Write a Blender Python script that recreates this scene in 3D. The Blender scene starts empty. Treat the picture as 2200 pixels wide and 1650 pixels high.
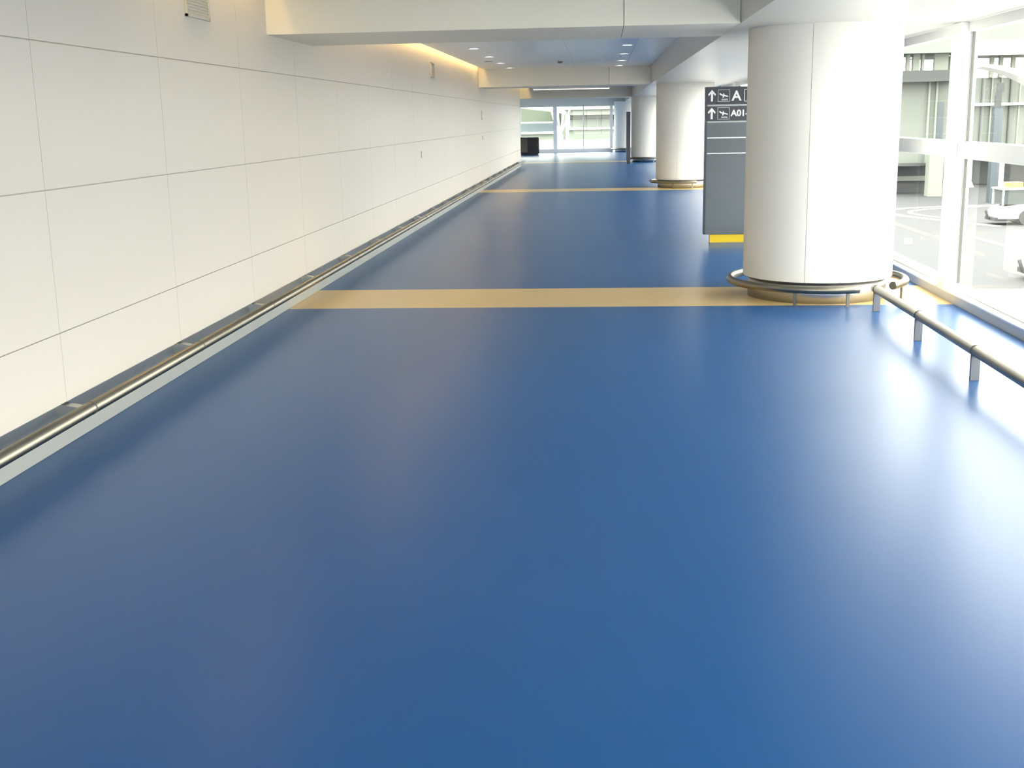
import bpy, bmesh, math
from mathutils import Vector, Matrix

SC = bpy.context.scene
C = SC.collection
PI = math.pi

# ------------------------------------------------------------------ camera
EYE = Vector((0.0, 0.0, 1.75))
F_PX, YAW, PITCH, ROLL = 2528.3, 0.0777020, 0.2211984, -0.0192127
cam_data = bpy.data.cameras.new('camera')
cam = bpy.data.objects.new('camera', cam_data)
C.objects.link(cam)
fwd = Vector((-math.sin(YAW), math.cos(YAW), 0)); rgt = Vector((math.cos(YAW), math.sin(YAW), 0)); up = Vector((0, 0, 1))
w3 = fwd * math.cos(PITCH) - up * math.sin(PITCH)
u2 = up * math.cos(PITCH) + fwd * math.sin(PITCH)
r3 = rgt * math.cos(ROLL) + u2 * math.sin(ROLL)
u3 = -rgt * math.sin(ROLL) + u2 * math.cos(ROLL)
M = Matrix((r3, u3, -w3)).transposed().to_4x4()
M.translation = EYE
cam.matrix_world = M
cam_data.sensor_width = 36.0
cam_data.lens = F_PX / 2200 * 36.0
cam_data.clip_start = 0.05
cam_data.clip_end = 600
SC.camera = cam

# ------------------------------------------------------------------ light
SKY = 8.2
world = bpy.data.worlds.new('sky')
SC.world = world
world.use_nodes = True
bg = world.node_tree.nodes['Background']
bg.inputs['Color'].default_value = (1.0, 0.958, 0.90, 1)
bg.inputs['Strength'].default_value = SKY
sun_d = bpy.data.lights.new('sun', 'SUN')
sun_d.energy = 3.0
sun_d.angle = math.radians(3)
sun_d.color = (1.0, 0.96, 0.9)
sun = bpy.data.objects.new('sun', sun_d)
C.objects.link(sun)
sun.rotation_euler = Vector((-0.45, -0.35, 0.85)).to_track_quat('Z', 'Y').to_euler()

for pn, loc, rot, sx, sy in (('window_portal_side', (3.66, 27.2, 1.32), (0, -PI / 2, 0), 2.6, 72.6),
                             ('window_portal_back', (0.1, -9.32, 1.45), (-PI / 2, 0, PI), 6.8, 3.0),
                             ('window_portal_left', (-3.37, -5.1, 1.7), (0, 0, 0), 8.2, 3.4),
                             ('window_portal_end', (-3.0, 63.2, 1.25), (-PI / 2, 0, 0), 7.3, 2.4)):
    pd = bpy.data.lights.new(pn, 'AREA'); pd.shape = 'RECTANGLE'; pd.size = sx; pd.size_y = sy
    pd.cycles.is_portal = True
    po = bpy.data.objects.new(pn, pd); C.objects.link(po); po.location = loc
    po.rotation_euler = Vector({'side': (1, 0, 0), 'left': (-1, 0, 0), 'back': (0, -1, 0), 'end': (0, 1, 0)}[pn.split('_')[-1]]).to_track_quat('Z', 'Y').to_euler()
    if pn.endswith('left'):
        pd.size, pd.size_y = 8.2, 3.4
    if pn.endswith('side'):
        pd.size, pd.size_y = 72.6, 2.6

SC.view_settings.view_transform = 'Standard'
SC.view_settings.look = 'None'
SC.view_settings.exposure = 0.46
SC.view_settings.gamma = 1.0
SC.view_settings.use_curve_mapping = False
SC.cycles.max_bounces = 12
SC.cycles.diffuse_bounces = 8
SC.cycles.glossy_bounces = 5
SC.cycles.transparent_max_bounces = 16
SC.cycles.sample_clamp_indirect = 8.0

# ------------------------------------------------------------------ materials
def mat(name, col, rough=0.5, metal=0.0, spec=0.5, emit=None, es=0.0, coat=0.0, noise=None, rnoise=None):
    m = bpy.data.materials.new(name)
    m.use_nodes = True
    nt = m.node_tree
    b = nt.nodes['Principled BSDF']
    b.inputs['Base Color'].default_value = (*col, 1)
    b.inputs['Roughness'].default_value = rough
    b.inputs['Metallic'].default_value = metal
    b.inputs['Specular IOR Level'].default_value = spec
    b.inputs['Coat Weight'].default_value = coat
    if emit:
        b.inputs['Emission Color'].default_value = (*emit, 1)
        b.inputs['Emission Strength'].default_value = es
    if noise or rnoise:
        tc = nt.nodes.new('ShaderNodeTexCoord')
        nz = nt.nodes.new('ShaderNodeTexNoise')
        nz.inputs['Scale'].default_value = (noise or rnoise)[0]
        nz.inputs['Detail'].default_value = 4
        nt.links.new(tc.outputs['Object'], nz.inputs['Vector'])
        if noise:
            mr = nt.nodes.new('ShaderNodeMapRange')
            mr.inputs['To Min'].default_value = 1 - noise[1]
            mr.inputs['To Max'].default_value = 1 + noise[1]
            nt.links.new(nz.outputs['Fac'], mr.inputs['Value'])
            vm = nt.nodes.new('ShaderNodeVectorMath'); vm.operation = 'SCALE'
            vm.inputs[0].default_value = col
            nt.links.new(mr.outputs['Result'], vm.inputs['Scale'])
            nt.links.new(vm.outputs['Vector'], b.inputs['Base Color'])
        if rnoise:
            mr = nt.nodes.new('ShaderNodeMapRange')
            mr.inputs['To Min'].default_value = rough - rnoise[1]
            mr.inputs['To Max'].default_value = rough + rnoise[1]
            nt.links.new(nz.outputs['Fac'], mr.inputs['Value'])
            nt.links.new(mr.outputs['Result'], b.inputs['Roughness'])
    return m

def steel(name, col, rough):
    """brushed stainless: noise stretched along the length"""
    m = mat(name, col, rough, 1.0)
    nt = m.node_tree; b = nt.nodes['Principled BSDF']
    tc = nt.nodes.new('ShaderNodeTexCoord'); mp = nt.nodes.new('ShaderNodeMapping')
    mp.inputs['Scale'].default_value = (120, 1.2, 120)
    nz = nt.nodes.new('ShaderNodeTexNoise'); nz.inputs['Scale'].default_value = 1.0
    mr = nt.nodes.new('ShaderNodeMapRange')
    mr.inputs['To Min'].default_value = rough - 0.06; mr.inputs['To Max'].default_value = rough + 0.06
    nt.links.new(tc.outputs['Object'], mp.inputs['Vector']); nt.links.new(mp.outputs['Vector'], nz.inputs['Vector'])
    nt.links.new(nz.outputs['Fac'], mr.inputs['Value']); nt.links.new(mr.outputs['Result'], b.inputs['Roughness'])
    return m

BLUE = (0.010, 0.088, 0.262)
BEIGE = (0.66, 0.47, 0.20)
STRIPES = [(11.08, 12.34), (29.2, 30.35), (48.3, 49.5)]

def floor_material():
    m = bpy.data.materials.new('blue_rubber_floor')
    m.use_nodes = True
    nt = m.node_tree; L = nt.links; b = nt.nodes['Principled BSDF']
    tc = nt.nodes.new('ShaderNodeTexCoord'); sep = nt.nodes.new('ShaderNodeSeparateXYZ')
    L.new(tc.outputs['Object'], sep.inputs['Vector'])
    def math_(op, a, c):
        n = nt.nodes.new('ShaderNodeMath'); n.operation = op
        for i, v in enumerate((a, c)):
            if isinstance(v, (int, float)): n.inputs[i].default_value = v
            else: L.new(v, n.inputs[i])
        return n.outputs[0]
    tot = None
    for y0, y1 in STRIPES:
        g = math_('MULTIPLY', math_('GREATER_THAN', sep.outputs['Y'], y0), math_('LESS_THAN', sep.outputs['Y'], y1))
        tot = g if tot is None else math_('ADD', tot, g)
    # faint seams between the laid sheets
    fx = math_('FRACT', math_('MULTIPLY', math_('ADD', sep.outputs['X'], 30.73), 1 / 1.22), 0.0)
    fy = math_('FRACT', math_('MULTIPLY', math_('ADD', sep.outputs['Y'], 30.2), 1 / 6.1), 0.0)
    seam = math_('MAXIMUM', math_('LESS_THAN', fx, 0.0028), math_('LESS_THAN', fy, 0.0006))
    nz = nt.nodes.new('ShaderNodeTexNoise'); nz.inputs['Scale'].default_value = 0.9; nz.inputs['Detail'].default_value = 5
    L.new(tc.outputs['Object'], nz.inputs['Vector'])
    mix = nt.nodes.new('ShaderNodeMix'); mix.data_type = 'RGBA'
    mix.inputs['A'].default_value = (*BLUE, 1); mix.inputs['B'].default_value = (*BEIGE, 1)
    L.new(tot, mix.inputs['Factor'])
    mr = nt.nodes.new('ShaderNodeMapRange'); mr.inputs['To Min'].default_value = 0.93; mr.inputs['To Max'].default_value = 1.07
    L.new(nz.outputs['Fac'], mr.inputs['Value'])
    sc = math_('MULTIPLY', mr.outputs['Result'], math_('ADD', math_('MULTIPLY', seam, 0.05), 1.0))
    vm = nt.nodes.new('ShaderNodeVectorMath'); vm.operation = 'SCALE'
    L.new(mix.outputs['Result'], vm.inputs[0]); L.new(sc, vm.inputs['Scale'])
    L.new(vm.outputs['Vector'], b.inputs['Base Color'])
    mr2 = nt.nodes.new('ShaderNodeMapRange'); mr2.inputs['To Min'].default_value = 0.278; mr2.inputs['To Max'].default_value = 0.31
    nz2 = nt.nodes.new('ShaderNodeTexNoise'); nz2.inputs['Scale'].default_value = 0.6; nz2.inputs['Detail'].default_value = 3
    L.new(tc.outputs['Object'], nz2.inputs['Vector']); L.new(nz2.outputs['Fac'], mr2.inputs['Value'])
    L.new(mr2.outputs['Result'], b.inputs['Roughness'])
    b.inputs['Specular IOR Level'].default_value = 0.23
    return m

def glass_material(name, tint):
    m = bpy.data.materials.new(name)
    m.use_nodes = True
    nt = m.node_tree; L = nt.links
    out = nt.nodes['Material Output']; nt.nodes.remove(nt.nodes['Principled BSDF'])
    tr = nt.nodes.new('ShaderNodeBsdfTransparent'); tr.inputs['Color'].default_value = (*tint, 1)
    gl = nt.nodes.new('ShaderNodeBsdfGlossy'); gl.inputs['Roughness'].default_value = 0.01
    lw = nt.nodes.new('ShaderNodeLayerWeight')
    pw = nt.nodes.new('ShaderNodeMath'); pw.operation = 'POWER'; pw.inputs[1].default_value = 5.0
    fr = nt.nodes.new('ShaderNodeMath'); fr.operation = 'MULTIPLY_ADD'; fr.inputs[1].default_value = 0.22; fr.inputs[2].default_value = 0.03
    L.new(lw.outputs['Facing'], pw.inputs[0]); L.new(pw.outputs[0], fr.inputs[0])
    mx = nt.nodes.new('ShaderNodeMixShader')
    L.new(fr.outputs[0], mx.inputs['Fac']); L.new(tr.outputs['BSDF'], mx.inputs[1]); L.new(gl.outputs['BSDF'], mx.inputs[2])
    L.new(mx.outputs['Shader'], out.inputs['Surface'])
    return m

MT = dict(
    floor=floor_material(),
    wall=mat('white_wall_panel', (0.66, 0.615, 0.55), 0.42, spec=0.35, noise=(0.7, 0.012)),
    joint=mat('panel_joint_shadow_gap', (0.46, 0.44, 0.40), 0.8),
    paint=mat('white_plaster', (0.80, 0.79, 0.74), 0.6, noise=(0.8, 0.012)),
    beam=mat('painted_beam_panel', (0.80, 0.77, 0.67), 0.45, spec=0.4, noise=(0.8, 0.015)),
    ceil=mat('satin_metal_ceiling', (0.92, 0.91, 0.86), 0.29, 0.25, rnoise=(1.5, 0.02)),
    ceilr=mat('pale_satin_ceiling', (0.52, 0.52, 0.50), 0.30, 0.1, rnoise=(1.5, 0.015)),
    column=mat('white_column_cladding', (0.84, 0.82, 0.765), 0.55, spec=0.3, noise=(0.9, 0.01)),
    steel=steel('brushed_steel', (0.27, 0.25, 0.205), 0.38),
    steels=steel('bright_brushed_steel', (0.56, 0.57, 0.60), 0.42),
    steel2=steel('grey_steel_channel', (0.50, 0.52, 0.53), 0.42),
    skirt=mat('pale_grey_skirting', (0.37, 0.385, 0.365), 0.45, noise=(2, 0.02)),
    white=mat('white_powder_coat', (0.86, 0.86, 0.85), 0.35),
    sillf=mat('grey_sill_face', (0.50, 0.50, 0.52), 0.4),
    gasket=mat('dark_gasket', (0.10, 0.10, 0.09), 0.6),
    glass=glass_material('clear_pane', (0.90, 0.94, 0.91)),
    glassg=glass_material('green_tinted_pane', (0.84, 0.93, 0.88)),
    grey=mat('grey_grille', (0.52, 0.51, 0.46), 0.6),
    dkgrey=mat('dark_slot', (0.20, 0.20, 0.19), 0.7),
    signhead=mat('charcoal_sign_header', (0.040, 0.042, 0.060), 0.45),
    signbody=mat('slate_sign_body', (0.105, 0.125, 0.140), 0.42, noise=(3, 0.03)),
    signline=mat('grey_sign_divider', (0.38, 0.42, 0.42), 0.5),
    signwhite=mat('white_sign_lettering', (0.85, 0.86, 0.87), 0.5),
    yellow=mat('yellow_plinth', (0.78, 0.55, 0.01), 0.4),
    black=mat('black_cabinet', (0.022, 0.022, 0.026), 0.35),
    blackg=mat('smoked_panel', (0.10, 0.10, 0.085), 0.3),
    lamp=mat('lit_lamp_diffuser', (1, 1, 1), 0.5, emit=(1.0, 0.95, 0.84), es=9.0),
    strip=mat('lit_strip_diffuser', (1, 1, 1), 0.5, emit=(1.0, 0.98, 0.92), es=1.2),
    post=steel('matt_grey_post_steel', (0.20, 0.205, 0.22), 0.5),
    parapet=mat('pale_concrete_parapet', (0.36, 0.36, 0.35), 0.7),
    cove=mat('warm_cove_tube', (1, 1, 1), 0.5, emit=(1.0, 0.68, 0.25), es=22.0),
    apron=mat('concrete_apron', (0.038, 0.040, 0.043), 0.85, noise=(0.12, 0.10)),
    marking=mat('white_road_paint', (0.85, 0.85, 0.85), 0.7),
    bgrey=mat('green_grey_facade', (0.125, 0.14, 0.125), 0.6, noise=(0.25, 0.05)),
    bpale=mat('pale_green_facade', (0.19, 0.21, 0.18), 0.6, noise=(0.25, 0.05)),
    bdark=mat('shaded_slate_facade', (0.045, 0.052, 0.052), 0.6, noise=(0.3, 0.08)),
    bblue=mat('blue_grey_glazing', (0.05, 0.065, 0.075), 0.2),
    hill=mat('green_foliage_bank', (0.10, 0.115, 0.09), 0.9, noise=(0.35, 0.45)),
    tug=mat('white_vehicle_paint', (0.82, 0.82, 0.80), 0.3),
    rubber=mat('black_rubber', (0.03, 0.03, 0.032), 0.7),
    tglass=mat('vehicle_window', (0.06, 0.07, 0.07), 0.1),
    orange=mat('orange_beacon', (0.5, 0.14, 0.03), 0.4),
)

# ------------------------------------------------------------------ mesh helpers
def box(bm, x0, x1, y0, y1, z0, z1, mi=0):
    v = [bm.verts.new((x, y, z)) for x in (x0, x1) for y in (y0, y1) for z in (z0, z1)]
    for f in ((0, 1, 3, 2), (4, 6, 7, 5), (0, 4, 5, 1), (2, 3, 7, 6), (0, 2, 6, 4), (1, 5, 7, 3)):
        bm.faces.new([v[i] for i in f]).material_index = mi

def quad(bm, pts, mi=0):
    bm.faces.new([bm.verts.new(p) for p in pts]).material_index = mi

def tube(bm, pts, r, n=20, closed=False, mi=0):
    pts = [Vector(p) for p in pts]
    rings = []
    for i, p in enumerate(pts):
        a = pts[i - 1] if (i > 0 or closed) else pts[i]
        b = pts[(i + 1) % len(pts)] if (i < len(pts) - 1 or closed) else pts[i]
        t = (b - a).normalized()
        ref = Vector((0, 0, 1)) if abs(t.z) < 0.9 else Vector((1, 0, 0))
        s = t.cross(ref).normalized(); u = s.cross(t).normalized()
        rings.append([bm.verts.new(p + s * (r * math.cos(2 * PI * k / n)) + u * (r * math.sin(2 * PI * k / n))) for k in range(n)])
    m = len(rings)
    for i in range(m if closed else m - 1):
        A, B = rings[i], rings[(i + 1) % m]
        for k in range(n):
            f = bm.faces.new((A[k], A[(k + 1) % n], B[(k + 1) % n], B[k])); f.smooth = True; f.material_index = mi
    if not closed:
        bm.faces.new(rings[0]).material_index = mi
        bm.faces.new(rings[-1][::-1]).material_index = mi

def lathe(bm, prof, n=64, cx=0, cy=0, mi=0, cap=True, a0=0.0, a1=2 * PI):
    full = abs(a1 - a0 - 2 * PI) < 1e-6
    k_ = n if full else n + 1
    rings = [[bm.verts.new((cx + r * math.cos(a0 + (a1 - a0) * k / n), cy + r * math.sin(a0 + (a1 - a0) * k / n), z)) for k in range(k_)] for r, z in prof]
    for A, B in zip(rings, rings[1:]):
        for k in range(n):
            j = (k + 1) % k_
            f = bm.faces.new((A[k], A[j], B[j], B[k])); f.smooth = True; f.material_index = mi
    if cap:
        for R in (rings[0], rings[-1]):
            if (Vector(R[0].co) - Vector(R[1].co)).length > 1e-5:
                bm.faces.new(R).material_index = mi

def prism(bm, pts, z0, z1, mi=0, axis='y'):
    """extrude an outline; axis y: pts are (x, z), z0..z1 run along y"""
    def P(p, t):
        return (p[0], t, p[1]) if axis == 'y' else ((p[0], p[1], t) if axis == 'z' else (t, p[0], p[1]))
    A = [bm.verts.new(P(p, z0)) for p in pts]; B = [bm.verts.new(P(p, z1)) for p in pts]
    n = len(pts)
    for i in range(n):
        bm.faces.new((A[i], A[(i + 1) % n], B[(i + 1) % n], B[i])).material_index = mi
    bm.faces.new(A).material_index = mi; bm.faces.new(B[::-1]).material_index = mi

def obj(name, bm, mats, parent=None, loc=(0, 0, 0), bevel=0.0, label=None):
    bmesh.ops.recalc_face_normals(bm, faces=bm.faces)
    me = bpy.data.meshes.new(name)
    bm.to_mesh(me); bm.free()
    for m in (mats if isinstance(mats, (list, tuple)) else [mats]):
        me.materials.append(m)
    o = bpy.data.objects.new(name, me)
    C.objects.link(o)
    o.parent = parent
    o.location = loc
    if bevel:
        b = o.modifiers.new('bevel', 'BEVEL'); b.width = bevel; b.segments = 2; b.limit_method = 'ANGLE'
    if label: o['label'] = label
    return o

def B(): return bmesh.new()

def bx(name, dims, m, parent=None, bevel=0.0, label=None):
    bm = B(); box(bm, *dims)
    return obj(name, bm, m, parent, bevel=bevel, label=label)

def struct(o):
    o['kind'] = 'structure'
    return o

def tag(o, label, cat, group=None, kind=None):
    o['label'] = label; o['category'] = cat
    if group: o['group'] = group
    if kind: o['kind'] = kind
    return o

def thing(name, label, cat, loc=(0, 0, 0), group=None):
    o = bpy.data.objects.new(name, None)
    C.objects.link(o); o.location = loc; o.empty_display_size = 0.2
    return tag(o, label, cat, group)

def dup(root, loc, label=None):
    r = root.copy(); C.objects.link(r); r.location = loc
    if label: r['label'] = label
    for ch in list(root.children):
        c = ch.copy(); C.objects.link(c); c.parent = r
        for g in list(ch.children):
            d = g.copy(); C.objects.link(d); d.parent = c
    return r

# ------------------------------------------------------------------ dimensions
WX = -3.02          # left wall plane
RX = 3.26           # face of the window sill
GX = 3.40           # glass plane
ZB, ZC = 2.54, 2.97 # underside of beams, coffer ceiling
Y0, YE, YW = -9.0, 63.0, 45.2
FX = 1.23           # face of the longitudinal fascia
PERIOD = 3.72

# ------------------------------------------------------------------ floor, walls, ceilings
struct(bx('floor', (-6.6, RX, Y0, 67.0, -0.25, 0.0), MT['floor']))

bm = B()            # panelled left wall
rows = [0.235, 0.63, 1.42, 2.21, 3.0, 3.3]
YL = -1.16
ys = [6.28 + 1.86 * k for k in range(-8, 21)]
ys = [YL] + [y for y in ys if YL + 0.1 < y < YW] + [YW]
g = 0.0028
for a, b_ in zip(ys, ys[1:]):
    for z0, z1 in zip(rows, rows[1:]):
        box(bm, WX - 0.03, WX, a + (g * 0.7 if a > YL else 0), b_ - (g * 0.7 if b_ < YW else 0), z0 + g * 1.2, z1 - g * 1.2, 0)
box(bm, WX - 0.28, WX - 0.012, YL, YW - 0.001, 0.238, 3.3, 1)
wl = struct(obj('wall_left', bm, [MT['wall'], MT['joint']]))
bm = B(); box(bm, WX - 0.28, WX - 0.05, Y0, YW, 0.125, 0.236)
struct(obj('trim_1', bm, MT['steel2']))
bm = B(); box(bm, WX - 0.28, WX + 0.008, Y0, YW, 0.0, 0.124)
struct(obj('baseboard_left', bm, MT['skirt'], bevel=0.004))
struct(bx('wall_left_far', (-6.8, -6.6, YW, 67, 0, 3.3), MT['paint']))
struct(bx('wall_left_return', (-6.6, WX - 0.28, YW - 0.2, YW, 0, 3.3), MT['paint']))
struct(bx('wall_back', (-3.3, RX + 0.4, Y0 - 0.2, Y0, 2.9, 3.3), MT['paint']))
struct(bx('wall_right_end', (2.1, RX + 0.3, YE, YE + 0.2, 0, 3.3), MT['paint']))
struct(bx('ceiling_roof_slab', (-6.8, GX + 0.12, Y0 - 0.2, 64.2, 3.3, 3.6), MT['paint']))

beams = [(-7.7, -5.95), (10.92, 12.63), (30.05, 31.75), (48.4, 50.1)]
for i, (a, b_) in enumerate(beams):
    bm = B()
    xl = WX if b_ < YW else -6.6
    xs = [xl, WX + 1.6 if xl < -6 else WX + 0.002, 0.205, FX]
    box(bm, xl, 0.203, a, b_, ZB, 3.3)
    box(bm, 0.209, FX - 0.004, a, b_, ZB, 3.3)
    struct(obj('ceiling_beam', bm, MT['beam']))
spans = [(Y0, -7.7, 0), (-5.95, 10.92, 0.13), (12.63, 30.05, 0.13), (31.75, 48.4, 0.13), (50.1, 64.0, 0)]
for a, b_, slot in spans:
    xl = (WX if a < YW - 5 else -6.6) + slot
    bm = B()
    xj = [xl, -0.60 - 1.2, -0.60, 0.60, FX]
    yj = a
    n = max(1, round((b_ - a) / 2.9))
    for k in range(n):
        ya, yb = a + (b_ - a) * k / n, a + (b_ - a) * (k + 1) / n
        for x0, x1 in zip(xj, xj[1:]):
            box(bm, x0 + 0.002, x1 - 0.002, ya + 0.002, yb - 0.002, ZC, ZC + 0.03)
    box(bm, xl, FX, a, b_, ZC + 0.028, ZC + 0.06)
    struct(obj('ceiling', bm, MT['ceil']))
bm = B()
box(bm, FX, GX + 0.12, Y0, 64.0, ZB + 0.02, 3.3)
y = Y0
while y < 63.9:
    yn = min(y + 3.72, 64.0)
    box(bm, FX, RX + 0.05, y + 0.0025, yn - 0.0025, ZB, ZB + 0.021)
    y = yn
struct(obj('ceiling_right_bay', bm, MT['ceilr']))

# hidden warm tubes in the slot between ceiling and wall
for i, (a, b_) in enumerate(((7.6, 10.6), (12.9, 29.8), (32.0, 48.2))):
    lab = ['warm cove light in the ceiling slot nearest the viewer above the left wall', 'warm yellow cove light in the ceiling slot along the left wall behind the first beam',
           'warm orange cove light in the ceiling slot at the far end of the left wall'][i]
    t = thing('cove_light', lab, 'cove light', (WX + 0.085, a, ZC + 0.10), 'cove lights over the left wall')
    bm = B(); tube(bm, [(0, 0.05, 0.045), (0, b_ - a - 0.05, 0.045)], 0.018, 10); obj('tube', bm, MT['cove'], t)
    bm = B(); box(bm, -0.03, 0.03, 0, b_ - a, 0.065, 0.085); obj('holder', bm, MT['white'], t)

# ------------------------------------------------------------------ window side
k0, k1 = -5, 14
wn = 0
pillars = [11.575 + PERIOD * k for k in range(k0, k1)]
struct(bx('wall_right_sill_base', (RX + 0.004, GX + 0.12, Y0, YE, -0.25, 0.075), MT['sillf']))
for n, yp in enumerate(pillars):
    bm = B(); box(bm, RX + 0.01, GX + 0.03, yp - 0.13, yp + 0.13, 0.0, ZB)
    o = struct(obj('trim_%d' % (n + 2), bm, MT['white'], bevel=0.006))
edges = [Y0] + pillars + [YE]
for a, b_ in zip(edges, edges[1:]):
    ya = a + (0.13 if a > Y0 else 0); yb = b_ - (0.13 if b_ < YE else 0)
    if yb - ya < 0.3: continue
    wn += 1
    w = bpy.data.objects.new('window_%d' % wn, None); C.objects.link(w); w.location = (GX, (ya + yb) / 2, 0); w['kind'] = 'structure'
    h = (yb - ya) / 2
    bm = B(); box(bm, RX - GX, 0.12, -h, h, 0.076, 0.092); obj('window_sill', bm, MT['white'], w, bevel=0.003)
    bm = B()
    box(bm, -0.05, 0.03, -h, h, 0.093, 0.15); box(bm, -0.05, 0.03, -h, h, ZB - 0.09, ZB)
    box(bm, -0.022, 0.03, -h, -h + 0.03, 0.15, ZB - 0.09); box(bm, -0.022, 0.03, h - 0.03, h, 0.15, ZB - 0.09)
    obj('window_frame', bm, MT['white'], w, bevel=0.003)
    bm = B(); box(bm, -0.09, 0.05, -h, h, 1.32, 1.47); obj('transom', bm, MT['white'], w, bevel=0.005)
    for z0, z1 in ((0.15, 1.32), (1.47, ZB - 0.09)):
        bm = B(); quad(bm, [(0, -h + 0.03, z0), (0, h - 0.03, z0), (0, h - 0.03, z1), (0, -h + 0.03, z1)])
        obj('pane', bm, MT['glass'], w)
        bm = B()
        for s in (-1, 1):
            yy = s * (h - 0.03)
            box(bm, -0.026, -0.002, min(yy, yy - s * 0.012), max(yy, yy - s * 0.012), z0, z1)
        obj('gasket', bm, MT['gasket'], w)

# end window wall
wn += 1
w = bpy.data.objects.new('window_%d' % wn, None); C.objects.link(w); w.location = (0, YE, 0); w['kind'] = 'structure'
bm = B(); box(bm, -6.6, 0.62, -0.12, 0.10, 0.0, 0.16); obj('window_sill', bm, MT['white'], w)
bm = B()
box(bm, -6.6, 0.62, -0.04, 0.04, 0.16, 0.20)
for x in (-4.2, -2.38, -0.90, 0.55):
    wd = 0.10 if x < -2 and x > -3 else (0.075 if x > 0.5 else 0.022)
    box(bm, x - wd, x + wd, -0.07, 0.05, 0.16, 2.34)
obj('window_frame', bm, MT['white'], w)
xs = [-6.6, -4.2, -2.38, -0.90, 0.55]
for a, b_ in zip(xs, xs[1:]):
    bm = B(); quad(bm, [(a, 0, 0.2), (b_, 0, 0.2), (b_, 0, 2.34), (a, 0, 2.34)]); obj('pane', bm, MT['glassg'], w)
struct(bx('wall_far_header', (-6.6, 2.1, YE - 0.15, YE + 0.15, 2.34, 3.3), MT['beam']))

# unseen glazed end behind the viewer, added for fill daylight
wn += 1
w = bpy.data.objects.new('window_%d' % wn, None); C.objects.link(w); w.location = (0, Y0 - 0.1, 0); w['kind'] = 'structure'
bm = B()
for x in (-1.6, 0.05, 1.7, 3.3):
    box(bm, x - 0.04, x + 0.04, -0.05, 0.05, 0.0, 2.9)
obj('window_frame', bm, MT['white'], w)
bm = B(); quad(bm, [(-3.3, 0, 0.0), (3.4, 0, 0.0), (3.4, 0, 2.9), (-3.3, 0, 2.9)]); obj('pane', bm, MT['glass'], w)

# unseen side glazing behind the viewer, added so more daylight reaches the column
wn += 1
w = bpy.data.objects.new('window_%d' % wn, None); C.objects.link(w); w.location = (WX - 0.15, 0, 0); w['kind'] = 'structure'
bm = B()
for y in (Y0 - 0.1, -6.9, -5.0, -3.1, YL - 0.05):
    box(bm, -0.05, 0.05, y - 0.04, y + 0.04, 0.24, 3.3)
obj('window_frame', bm, MT['white'], w)
bm = B(); quad(bm, [(0, Y0, 0.24), (0, YL, 0.24), (0, YL, 3.3), (0, Y0, 3.3)]); obj('pane', bm, MT['glass'], w)

# ------------------------------------------------------------------ columns with their bumper rings
def make_column(loc, label):
    t = thing('column', label, 'column', loc, 'round white columns along the windows')
    bm = B()
    lathe(bm, [(0.715, 0.205), (0.715, ZB - 0.0)], 96, cap=False, a0=math.radians(-108.5), a1=math.radians(-108.5 + 179.7))
    lathe(bm, [(0.715, 0.205), (0.715, ZB - 0.0)], 96, cap=False, a0=math.radians(71.5), a1=math.radians(71.5 + 179.7))
    lathe(bm, [(0.709, 0.2055), (0.709, ZB)], 96)
    obj('shaft', bm, MT['column'], t)
    bm = B(); lathe(bm, [(0.665, 0.0), (0.665, 0.2)], 96); obj('steel_skirt', bm, MT['steels'], t, label='brushed steel skirt')
    bm = B(); lathe(bm, [(0.69, 0.192), (0.70, 0.204)], 96); obj('shadow_gap', bm, MT['gasket'], t)
    return t

def ring_guard(cx, cy, label):
    t = thing('column_guard_rail', label, 'guard rail', (cx, cy, 0), 'steel guard rings round the column bases')
    a0, a1 = math.radians(-44), math.radians(287)
    bm = B(); pts = [(0.84 * math.cos(a0 + (a1 - a0) * k / 90), 0.84 * math.sin(a0 + (a1 - a0) * k / 90), 0.158) for k in range(91)]
    tube(bm, pts, 0.0375, 20); obj('rail', bm, MT['steel'], t)
    for a in (-80, -113, -30, 35, 95):
        bm = B(); box(bm, 0.832, 0.848, -0.014, 0.014, 0.0, 0.13)
        o = obj('post', bm, MT['steel'], t); o.rotation_euler = (0, 0, math.radians(a))
    return t

cols = [((2.125, 11.80, 0), 'big white round column nearest the viewer, partly hiding the dark direction sign'),
        ((2.10, 30.45, 0), 'white round column second from the viewer, left of the dark direction sign'),
        ((1.92, 48.15, 0), 'white round column third from the viewer, with a narrow dark panel at its left'),
        ((1.40, 62.55, 0), 'smallest farthest white round column beside the end window')]
glabs = ['steel guard ring round the foot of the big nearest column', 'steel guard ring round the foot of the second column',
         'steel guard ring round the foot of the third column', 'small dark guard ring round the foot of the farthest column']
c0 = make_column(*cols[0])
for loc, lab in cols[1:]:
    dup(c0, loc, lab)
r0 = ring_guard(2.125, 11.80, glabs[0])
for (loc, _), gl_ in list(zip(cols, glabs))[1:]:
    dup(r0, loc, gl_)

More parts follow.
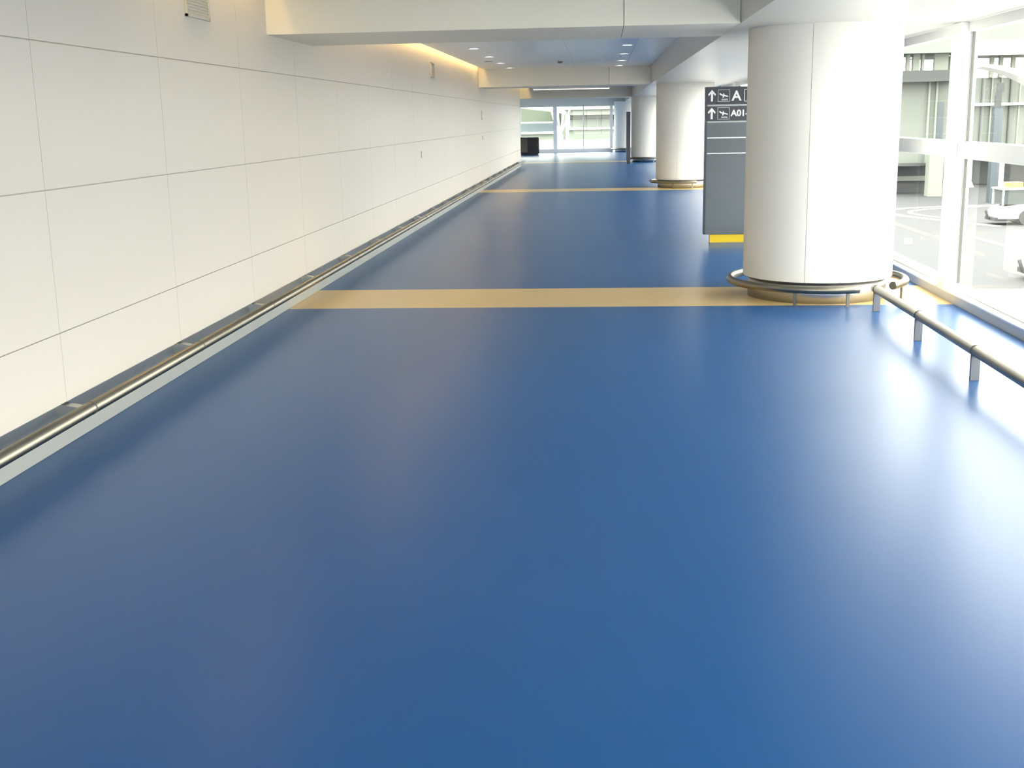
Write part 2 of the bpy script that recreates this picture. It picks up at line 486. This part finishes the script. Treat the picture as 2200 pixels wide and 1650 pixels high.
# ------------------------------------------------------------------ bumper rails
def post_rail(x, ya, yb, step, label):
    t = thing('bumper_rail', label, 'bumper rail', (x, ya, 0), 'low steel bumper rails by the windows')
    d = -1 if yb < ya else 1
    L_ = yb - ya
    bm = B(); tube(bm, [(0, 0, 0.2), (0, L_, 0.2)], 0.0375, 24); obj('rail', bm, MT['steel'], t)
    y = 0.08 * d; first = True
    pm = None; cm = None
    while abs(y) <= abs(L_) - 0.05:
        if pm is None:
            bm = B(); box(bm, -0.030, 0.030, -0.012, 0.012, 0.0, 0.172)
            pm = obj('post', bm, MT['post'], t, bevel=0.002); pm.location = (0, y, 0)
            bm = B(); tube(bm, [(0, -0.006, 0.2), (0, 0.006, 0.2)], 0.0395, 24); cm = obj('joint_collar', bm, MT['gasket'], t); cm.location = (0, y, 0)
        else:
            c = pm.copy(); C.objects.link(c); c.parent = t; c.location = (0, y, 0)
            c = cm.copy(); C.objects.link(c); c.parent = t; c.location = (0, y, 0)
        y += step * d
    return t
post_rail(2.47, 10.78, -8.6, 1.43, 'low steel bumper rail on posts in front of the right windows, nearest the viewer')
post_rail(2.62, 29.3, 13.1, 1.43, 'low steel bumper rail on posts by the second column, mostly hidden behind the sign')
post_rail(2.35, 47.0, 31.8, 1.43, 'low steel bumper rail on posts between the second column and the third')

t = thing('bumper_rail', 'long low steel bumper rail fixed along the foot of the left wall', 'bumper rail', (WX, 0, 0))
bm = B(); tube(bm, [(0.135, Y0 + 0.1, 0.198), (0.135, YW - 0.1, 0.198)], 0.0375, 24); obj('rail', bm, MT['steel'], t)
bm = B(); prism(bm, [(-0.05, 0.232), (0.13, 0.20), (0.12, 0.165), (-0.05, 0.13)], -0.035, 0.035, axis='y')
br = obj('bracket', bm, MT['steel2'], t)
bm = B(); tube(bm, [(0.135, -0.006, 0.198), (0.135, 0.006, 0.198)], 0.039, 24); cl = obj('joint_collar', bm, MT['gasket'], t)
yy = [6.28 + 1.86 * k for k in range(-8, 21)]
br.location.y = yy[0]; cl.location.y = yy[0]
for y in yy[1:]:
    c = br.copy(); C.objects.link(c); c.parent = t; c.location = (0, y, 0)
    c = cl.copy(); C.objects.link(c); c.parent = t; c.location = (0, y, 0)

# ------------------------------------------------------------------ ceiling lights and small fittings
def downlight(x, y, label):
    t = thing('downlight', label, 'downlight', (x, y, ZC), 'round recessed downlights')
    bm = B(); lathe(bm, [(0.088, 0.001), (0.115, 0.001), (0.115, -0.009), (0.092, -0.012), (0.088, 0.001)], 40, cap=False); obj('trim_ring', bm, MT['white'], t)
    bm = B(); lathe(bm, [(0.089, -0.002), (0.089, -0.006)], 40); obj('diffuser', bm, MT['lamp'], t)
    return t
order = ['nearest', 'second from the front', 'third from the front', 'farthest']
d0 = None
for x, side in ((-2.2, 'left'), (0.46, 'right')):
    for k, y in enumerate((21.15, 24.0, 26.75, 29.35)):
        lab = 'round lit downlight, %s in the %s row of the ceiling' % (order[k], side)
        if d0 is None: d0 = downlight(x, y, lab)
        else: dup(d0, (x, y, ZC), lab)

t = thing('smoke_detector', 'small grey smoke detector in the middle of the ceiling between the downlight rows', 'smoke detector', (-0.88, 26.5, ZC))
bm = B(); lathe(bm, [(0.06, 0.0), (0.06, -0.015), (0.045, -0.04), (0.02, -0.05)], 24); obj('body', bm, MT['dkgrey'], t)
bm = B(); lathe(bm, [(0.075, 0.0), (0.075, -0.008)], 24); obj('base', bm, MT['white'], t)
t = thing('ceiling_speaker', 'small round grey ceiling speaker beside the left row of downlights', 'speaker', (-2.40, 26.0, ZC))
bm = B(); lathe(bm, [(0.09, 0.0), (0.09, -0.008), (0.07, -0.012)], 24); obj('grille', bm, MT['grey'], t)

t = thing('linear_light', 'thin white suspended linear light across the far ceiling', 'linear light', (-0.78, 32.1, 2.505), None)
bm = B(); box(bm, -1.02, 1.02, -0.03, 0.03, 0.0, 0.03); obj('housing', bm, MT['white'], t)
bm = B(); box(bm, -1.0, 1.0, -0.034, 0.02, -0.012, 0.0); obj('diffuser', bm, MT['strip'], t)
for x in (-0.95, 0.95):
    bm = B(); tube(bm, [(x, 0, 0.03), (x, 0, ZC - 2.505)], 0.006, 8); obj('hanger', bm, MT['steel'], t)

def wall_grille(y0, z0, w_, h_, label):
    t = thing('wall_grille', label, 'grille', (WX, y0, z0))
    bm = B()
    box(bm, 0, 0.018, 0, w_, 0, 0.018); box(bm, 0, 0.018, 0, w_, h_ - 0.018, h_); box(bm, 0, 0.018, 0, 0.018, 0, h_); box(bm, 0, 0.018, w_ - 0.018, w_, 0, h_)
    obj('frame', bm, MT['grey'], t)
    bm = B(); box(bm, 0, 0.004, 0.018, w_ - 0.018, 0.018, h_ - 0.018)
    n = 14
    for k in range(n):
        z = 0.03 + (h_ - 0.06) * k / n
        box(bm, 0.004, 0.011, 0.018, w_ - 0.018, z, z + 0.010)
    obj('louvre', bm, MT['grey'], t)
wall_grille(8.76, 2.53, 0.52, 0.36, 'grey louvred wall grille high on the left wall near the viewer')
wall_grille(21.5, 2.50, 0.42, 0.27, 'grey louvred wall grille high on the left wall under the yellow cove light')

def plate(y, z, w_, h_, label):
    t = thing('wall_plate', label, 'wall plate', (WX, y, z))
    bm = B(); box(bm, 0, 0.012, -w_ / 2, w_ / 2, -h_ / 2, h_ / 2); obj('cover', bm, MT['grey'], t, bevel=0.002)
    bm = B(); box(bm, 0.012, 0.016, -w_ / 5, w_ / 5, -h_ / 5, h_ / 5); obj('button', bm, MT['white'], t)
plate(20.05, 1.20, 0.09, 0.11, 'small wall plate low on the left wall, nearest of the three')
plate(30.55, 1.86, 0.12, 0.22, 'taller wall plate on the far left wall, above the other far plate')
plate(30.66, 1.31, 0.09, 0.10, 'small wall plate on the far left wall, below the taller plate')

# ------------------------------------------------------------------ direction signs
def text_mesh(txt, size, bold=0.0):
    cu = bpy.data.curves.new('t', 'FONT'); cu.body = txt; cu.size = size; cu.offset = bold; cu.extrude = 0.002
    o = bpy.data.objects.new('t', cu); C.objects.link(o)
    dg = bpy.context.evaluated_depsgraph_get()
    me = bpy.data.meshes.new_from_object(o.evaluated_get(dg))
    C.objects.unlink(o); bpy.data.objects.remove(o)
    return me

sign = thing('direction_sign', 'dark grey direction sign with white arrows behind the big nearest column', 'sign', (1.43, 16.70, 0))
SW, ST = 1.02, 0.16
bm = B(); box(bm, 0.09, SW - 0.09, 0.02, ST - 0.02, 0.0, 0.122); obj('plinth', bm, MT['yellow'], sign, label='yellow plinth')
bm = B(); box(bm, 0.085, SW - 0.085, 0.015, ST - 0.015, 0.0, 0.012); obj('plinth_foot', bm, MT['steel'], sign)
bm = B(); box(bm, 0, SW, 0.004, ST, 0.122, 2.13); obj('panel', bm, MT['signbody'], sign, bevel=0.006)
bm = B()
box(bm, 0.001, SW - 0.001, 0.0, 0.006, 1.895, 2.129); box(bm, 0.001, SW - 0.001, 0.0, 0.006, 1.675, 1.872)
obj('header', bm, MT['signhead'], sign, label='charcoal header rows')
bm = B()
box(bm, 0.0, 0.022, 0.0, 0.006, 0.123, 1.66); box(bm, SW - 0.022, SW, 0.0, 0.006, 0.123, 1.66)
obj('edge_trim', bm, MT['signhead'], sign)
for z, m_, hh in ((1.883, 'signline', 0.011), (1.663, 'signline', 0.011), (1.448, 'signwhite', 0.007), (1.238, 'signwhite', 0.007)):
    bm = B(); box(bm, 0.03, SW - 0.03, -0.002, 0.006, z - hh, z + hh); obj('divider', bm, MT[m_], sign)
def arrow(zc):
    bm = B(); cx = 0.085
    prism(bm, [(cx - 0.014, -0.075), (cx + 0.014, -0.075), (cx + 0.014, 0.028), (cx + 0.044, -0.004), (cx + 0.052, 0.02), (cx, 0.078), (cx - 0.052, 0.02), (cx - 0.044, -0.004), (cx - 0.014, 0.028)], -0.004, 0.001)
    obj('arrow', bm, MT['signwhite'], sign, (0, 0, zc))
def pictogram(x, zc, kind):
    bm = B(); s = 0.082; b_ = 0.008
    for q in ((-s, s, -s, -s + b_), (-s, s, s - b_, s), (-s, -s + b_, -s, s), (s - b_, s, -s, s)):
        box(bm, q[0], q[1], -0.004, 0.001, q[2], q[3])
    fr = obj('pictogram_frame', bm, MT['signline' if kind == 'plane' else 'signwhite'], sign, (x, 0, zc))
    bm = B()
    if kind == 'plane':
        prism(bm, [(-0.06, 0.03), (-0.045, 0.033), (-0.03, 0.018), (0.05, -0.002), (0.062, -0.012), (0.05, -0.018), (-0.035, 0.002), (-0.052, 0.010)], -0.004, 0.001)
        prism(bm, [(-0.012, 0.010), (0.012, 0.004), (-0.005, -0.028), (-0.018, -0.028)], -0.0042, 0.001)
        prism(bm, [(-0.005, 0.012), (0.010, 0.010), (0.0, 0.030), (-0.010, 0.030)], -0.0042, 0.001)
        obj('aeroplane_symbol', bm, MT['signwhite'], fr)
        bm = B(); box(bm, -0.03, 0.055, -0.004, 0.001, -0.064, -0.042); obj('caption_bar', bm, MT['signline'], fr)
    else:
        prism(bm, [(-0.045, 0.05), (-0.02, 0.05), (0.045, -0.05), (0.02, -0.05)], -0.004, 0.001)
        prism(bm, [(0.045, 0.05), (0.02, 0.05), (-0.045, -0.05), (-0.02, -0.05)], -0.0042, 0.001)
        obj('crossed_symbol', bm, MT['signwhite'], fr)
for zc in (2.012, 1.775):
    arrow(zc); pictogram(0.245, zc, 'plane')
pictogram(0.60, 2.012, 'cross')
for txt, x, z, s, b_ in (('A', 0.355, 1.945, 0.185, 0.004), ('A01-', 0.345, 1.738, 0.118, 0.0035)):
    me = text_mesh(txt, s, b_); me.materials.clear(); me.materials.append(MT['signwhite'])
    o = bpy.data.objects.new('lettering', me); C.objects.link(o); o.parent = sign
    o.location = (x, -0.002, z); o.rotation_euler = (PI / 2, 0, 0)

t = thing('direction_sign', 'narrow dark sign seen edge on at the left of the third column', 'sign', (0.98, 46.2, 0))
bm = B(); box(bm, 0, 0.15, 0, 0.9, 0.12, 1.95); obj('panel', bm, MT['signhead'], t, bevel=0.006)
bm = B(); box(bm, 0.015, 0.135, 0.06, 0.84, 0.0, 0.12); obj('plinth', bm, MT['black'], t)

# dark cabinet at the far end
t = thing('cabinet', 'low black cabinet by the end window beyond the left wall', 'cabinet', (-4.05, 60.0, 0))
bm = B(); box(bm, 0, 0.96, 0, 0.5, 0.05, 0.86); obj('body', bm, MT['black'], t, bevel=0.01)
bm = B(); box(bm, 0.05, 0.91, 0.05, 0.45, 0.0, 0.05); obj('plinth', bm, MT['black'], t)
for a, b_, m_ in ((0.04, 0.38, 'blackg'), (0.41, 0.90, 'black')):
    bm = B(); box(bm, a, b_, -0.015, 0.0, 0.12, 0.80); d = obj('door', bm, MT[m_], t, bevel=0.003)
    bm = B(); box(bm, b_ - 0.03, b_ - 0.02, -0.03, -0.015, 0.4, 0.55); obj('handle', bm, MT['steel'], d)

# ------------------------------------------------------------------ outdoors
GZ = -3.3
ground = bx('ground', (-160, 260, -60, 420, GZ - 0.3, GZ), MT['apron']); struct(ground)
def line(pts, wd, name='lane_line'):
    bm = B(); P = [Vector((x, y, 0)) for x, y in pts]
    prev = None
    for i, p in enumerate(P):
        a = P[max(i - 1, 0)]; b_ = P[min(i + 1, len(P) - 1)]
        t_ = (b_ - a).normalized(); n_ = Vector((-t_.y, t_.x, 0)) * wd / 2
        cur = (bm.verts.new((p.x + n_.x, p.y + n_.y, GZ + 0.012)), bm.verts.new((p.x - n_.x, p.y - n_.y, GZ + 0.012)))
        if prev: bm.faces.new((prev[0], prev[1], cur[1], cur[0]))
        prev = cur
    return obj(name, bm, MT['marking'], ground)
def arc(cx, cy, rx, ry, a0, a1, n=24):
    return [(cx + rx * math.cos(math.radians(a0 + (a1 - a0) * k / n)), cy + ry * math.sin(math.radians(a0 + (a1 - a0) * k / n))) for k in range(n + 1)]
line([(26.0, 67.0), (19.0, 66.0), (16.2, 64.9), (15.0, 63.6), (14.7, 62.0), (14.9, 60.2), (15.6, 58.4), (16.3, 56.7), (17.6, 54.0)], 0.45)
line([(26.0, 66.0), (19.6, 65.1), (17.1, 64.1), (16.0, 62.9), (15.7, 61.7), (15.9, 60.3), (16.5, 58.8), (17.1, 57.2)], 0.28)
line([(14.9, 52.0), (15.2, 48.5), (15.35, 45.5), (15.4, 40.5), (15.4, 34)], 0.34)
line([(12.5, 49.2), (11.95, 47.0)], 0.3)
line([(14.0, 50.2), (13.75, 47.2)], 0.34)
line([(12.2, 42.6), (12.15, 41.2)], 0.3)

# flat white roof ledge outside the nearest windows
struct(bx('trim_ledge', (GX + 0.13, 8.0, 2.0, 14.1, -0.6, -0.30), MT['tug']))
struct(bx('wall_outer_base', (GX + 0.0, GX + 0.125, Y0, 64.2, GZ, -0.251), MT['bpale']))

# terminal concourse across the apron
tb = thing('terminal_building', 'long grey green terminal concourse across the apron seen through the right windows', 'building', (18.0, 75.0, GZ))
def part(name, dims, m, label=None, parent=tb):
    bm = B(); box(bm, *dims)
    return obj(name, bm, MT[m], parent, label=label)
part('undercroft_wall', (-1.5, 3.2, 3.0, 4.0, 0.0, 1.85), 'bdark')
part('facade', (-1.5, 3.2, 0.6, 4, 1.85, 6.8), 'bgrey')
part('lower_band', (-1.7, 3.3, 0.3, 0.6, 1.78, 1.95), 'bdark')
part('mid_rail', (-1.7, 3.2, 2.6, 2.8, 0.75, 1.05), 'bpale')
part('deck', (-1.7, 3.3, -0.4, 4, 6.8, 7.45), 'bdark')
for x0, x1 in ((-1.0, -0.8), (-0.2, -0.02), (0.45, 0.64), (0.83, 1.21), (1.35, 1.49), (2.1, 2.9), (3.1, 3.3)):
    part('roof_post', (x0, x1, 0.2, 0.6, 7.45, 8.42), 'bpale')
part('roof', (-3.0, 3.6, -1.0, 4, 8.42, 9.3), 'bgrey')
bm = B(); prism(bm, [(-3.0, 9.3), (3.6, 9.3), (3.6, 12.5), (0.5, 11.6)], -0.6, 3.8); obj('upper_roof', bm, MT['bpale'], tb)
for k in range(2):
    x = 1.8 + 2.6 * k
    if k == 0: part('pillar', (x, x + 0.85, -1.0, -0.2, 0.0, 2.55), 'bpale')
for x in (1.9, 2.35):
    part('mullion', (x, x + 0.12, 0.45, 0.6, 1.95, 6.8), 'bpale')
part('dark_panel', (2.5, 2.85, 0.5, 0.6, 1.95, 5.6), 'bblue')  # narrow dark blue-grey strip on the facade
wg = thing('terminal_wing', 'set back wing of the terminal with slim pillars, behind the tug in the right window', 'building', (21.6, 84.0, GZ))
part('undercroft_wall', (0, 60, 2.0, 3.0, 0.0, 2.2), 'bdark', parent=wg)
part('facade', (0, 60, 0.6, 4, 2.2, 7.2), 'bgrey', parent=wg)
part('string_course', (0, 60, 0.2, 0.6, 5.35, 5.52), 'white', parent=wg)
part('ledge', (0, 60, -0.2, 0.6, 2.15, 2.45), 'bpale', parent=wg)
for k in range(16):
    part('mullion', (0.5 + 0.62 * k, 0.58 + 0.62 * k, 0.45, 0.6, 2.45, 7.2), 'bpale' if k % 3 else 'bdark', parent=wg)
for x in (0.9, 1.5, 1.9, 4.6, 5.2, 6.0, 7.2, 8.4, 9.6):
    part('roof_post', (x, x + 0.22, 0.2, 0.6, 7.2, 8.6), 'bpale', parent=wg)
part('roof', (-0.2, 60, -1.0, 4, 8.6, 9.6), 'bpale', parent=wg)
part('upper_roof', (-0.2, 60, 0.0, 3, 9.6, 13.5), 'bgrey', parent=wg)
for x in (2.9, 5.0, 7.1, 9.2):
    bm = B(); box(bm, x, x + 0.38, -1.6, -1.2, 0.35, 2.15); prism(bm, [(x - 0.15, 0), (x + 0.53, 0), (x + 0.38, 0.36), (x, 0.36)], -1.75, -1.05)
    obj('pillar', bm, MT['white'], wg)
# wide curved white canopy and lift tower in front of the concourse
cn = thing('canopy', 'curved white canopy in front of the set back terminal wing, high in the right window', 'canopy', (21.4, 70.0, GZ))
bm = B(); n = 24
def cz(x): return 7.50 - 0.085 * x - 0.075 * x * x if x < 4 else 5.96 - 0.30 * (x - 4)
for k in range(n):
    x0, x1 = 8.0 * k / n, 8.0 * (k + 1) / n
    t0, t1 = 0.07 + 0.05 * min(x0, 3), 0.07 + 0.05 * min(x1, 3)
    prism(bm, [(x0, cz(x0) - t0), (x1, cz(x1) - t1), (x1, cz(x1) + t1), (x0, cz(x0) + t0)], 0.0, 2.0)
obj('roof', bm, MT['white'], cn)
for x in (3.2, 6.0):
    bm = B(); tube(bm, [(x, 1.0, 0), (x, 1.0, cz(x) - 0.1)], 0.08, 12); obj('post', bm, MT['bpale'], cn)
tw = thing('lift_tower', 'slim blue grey glazed tower before the terminal wing, seen through the right window', 'tower', (21.55, 68.0, GZ))
bm = B(); box(bm, 0, 0.45, 0, 0.5, 0.0, 5.2); obj('glazed_shaft', bm, MT['bblue'], tw)
bm = B(); box(bm, -0.05, 0.50, -0.05, 0.55, 5.2, 5.3); box(bm, 0.05, 0.35, 0.1, 0.4, 5.3, 6.0); box(bm, 0.12, 0.46, 0.1, 0.4, 6.0, 6.5); obj('motor_room', bm, MT['bdark'], tw)

# buildings and bank beyond the end window
db = thing('distant_building', 'low glazed building with horizontal bands beyond the end window', 'building', (-2.4, 106.0, GZ))
part('plinth', (-0.4, 7.0, 0, 10, 0.0, 4.05), 'bpale', parent=db)
part('glazed_band', (-0.3, 7.0, 0.3, 10, 4.05, 5.3), 'bgrey', parent=db)
part('string_course', (-0.6, 7.2, -0.3, 10, 4.05, 4.22), 'white', parent=db)
part('dark_band', (-0.3, 7.0, 0.2, 10, 4.9, 5.05), 'bdark', parent=db)
part('eaves', (-0.6, 7.2, -0.8, 10, 5.3, 5.75), 'bpale', parent=db)
part('roof', (-1.0, 7.5, -1.2, 10, 5.75, 12.5), 'bpale', parent=db)  # roof raised out of view to keep bright sky out of the floor reflection
for k in range(5):
    part('mullion', (0.8 + 1.3 * k, 0.86 + 1.3 * k, 0.1, 0.3, 4.22, 5.3), 'bpale', parent=db)
bm = B()
pts = [(-22, 0.0), (-3.8, 0.0), (-3.8, 5.5), (-4.2, 5.62), (-5.5, 5.78), (-6.8, 5.95), (-8.5, 6.2), (-12, 6.6), (-22, 7.0)]
prism(bm, pts, 112.0, 130.0)
tag(obj('hill', bm, MT['hill'], None, (0, 0, GZ)), 'green bank sloping down to the right beyond the end window', 'hill')
lowb = thing('low_building', 'low blue grey building with a white roof line in front of the green bank', 'building', (-9.5, 94.0, GZ))
part('wall', (0, 6.0, 0, 8, 0.0, 3.9), 'bpale', parent=lowb)
part('glazing', (0.2, 5.8, -0.05, 0, 4.05, 4.7), 'bblue', parent=lowb)
part('roof_edge', (-0.2, 6.1, -0.4, 8.2, 3.9, 4.05), 'white', parent=lowb)
part('upper_storey', (0.2, 5.8, 0, 8, 4.05, 4.8), 'bpale', parent=lowb)
struct(bx('trim_parapet', (-14, 5, 75.0, 75.6, GZ, 0.43), MT['parapet']))

struct(bx('wall_sky_blocker', (-24, 1.0, 133.0, 136.0, GZ, 12.0), MT['parapet']))  # added pale slab in place of bright sky, dims its floor reflection

# branching steel support outside the end window
v = thing('branching_column', 'white branching steel column outside the end window', 'column', (-2.35, 70.0, GZ))
bm = B(); tube(bm, [(0, 0, 0), (0, 0, 4.15)], 0.16, 14); obj('trunk', bm, MT['white'], v)
for dx, dy in ((-0.75, 0.3), (-0.22, -0.4), (0.28, 0.4), (0.80, -0.3)):
    bm = B(); tube(bm, [(0, 0, 4.1), (dx * 0.5, dy * 0.5, 5.0), (dx, dy, 6.4)], 0.055, 10); obj('branch', bm, MT['white'], v)
bm = B(); box(bm, -1.3, 1.3, -0.6, 0.6, 6.38, 6.5); obj('capping', bm, MT['white'], v)

# airport tugs
def make_tug(loc, label):
    t = thing('airport_tug', label, 'vehicle', loc, 'white airport tugs on the apron')
    bm = B(); prism(bm, [(0.0, 0.28), (0.0, 0.62), (0.25, 0.82), (0.95, 0.92), (3.1, 0.92), (3.1, 0.28)], -0.75, 0.75)
    obj('body', bm, MT['tug'], t, bevel=0.03)
    bm = B(); box(bm, -0.14, 3.0, -0.70, 0.70, 0.18, 0.34); obj('bumper', bm, MT['rubber'], t, bevel=0.02)
    bm = B()
    for (x, y) in ((0.14, -0.72), (0.14, 0.66), (1.20, -0.72), (1.20, 0.66)):
        box(bm, x, x + 0.07, y, y + 0.06, 0.88, 1.58)
    obj('cab_frame', bm, MT['tug'], t)
    bm = B(); box(bm, 0.19, 1.22, -0.68, 0.68, 0.92, 1.55); obj('cab_window', bm, MT['tglass'], t)
    bm = B(); box(bm, 0.08, 1.34, -0.75, 0.75, 1.56, 1.63); obj('cab_roof', bm, MT['tug'], t, bevel=0.02)
    bm = B(); box(bm, 1.4, 3.0, -0.72, 0.72, 0.9, 1.45); obj('rear_box', bm, MT['tug'], t, bevel=0.03)
    bm = B(); box(bm, 0.50, 1.15, -0.3, 0.3, 1.63, 1.88); obj('beacon', bm, MT['orange'], t, bevel=0.03)
    for x in (1.22, 2.55):
        for y in (-0.74, 0.74):
            bm = B(); tube(bm, [(x, y - 0.10, 0.34), (x, y + 0.10, 0.34)], 0.34, 24); wl_ = obj('wheel', bm, MT['rubber'], t)
            bm = B(); tube(bm, [(x, y - 0.105, 0.34), (x, y + 0.105, 0.34)], 0.12, 16); obj('hub', bm, MT['grey'], wl_)
    for y in (-0.5, 0.5):
        bm = B(); tube(bm, [(-0.03, y, 0.56), (0.06, y, 0.56)], 0.09, 16); obj('headlamp', bm, MT['grey'], t)
    bm = B(); tube(bm, [(-0.05, 0, 0.26), (-0.20, 0, 0.26), (-0.26, 0, 0.42), (-0.34, 0, 0.62)], 0.055, 10); obj('tow_hook', bm, MT['rubber'], t)
    return t
tg = make_tug((17.72, 55.2, GZ), 'white airport tug with an orange roof beacon out on the apron')
dup(tg, (12.95, 36.6, GZ), 'white airport tug cut off by the right edge of the photo, nearer than the other')
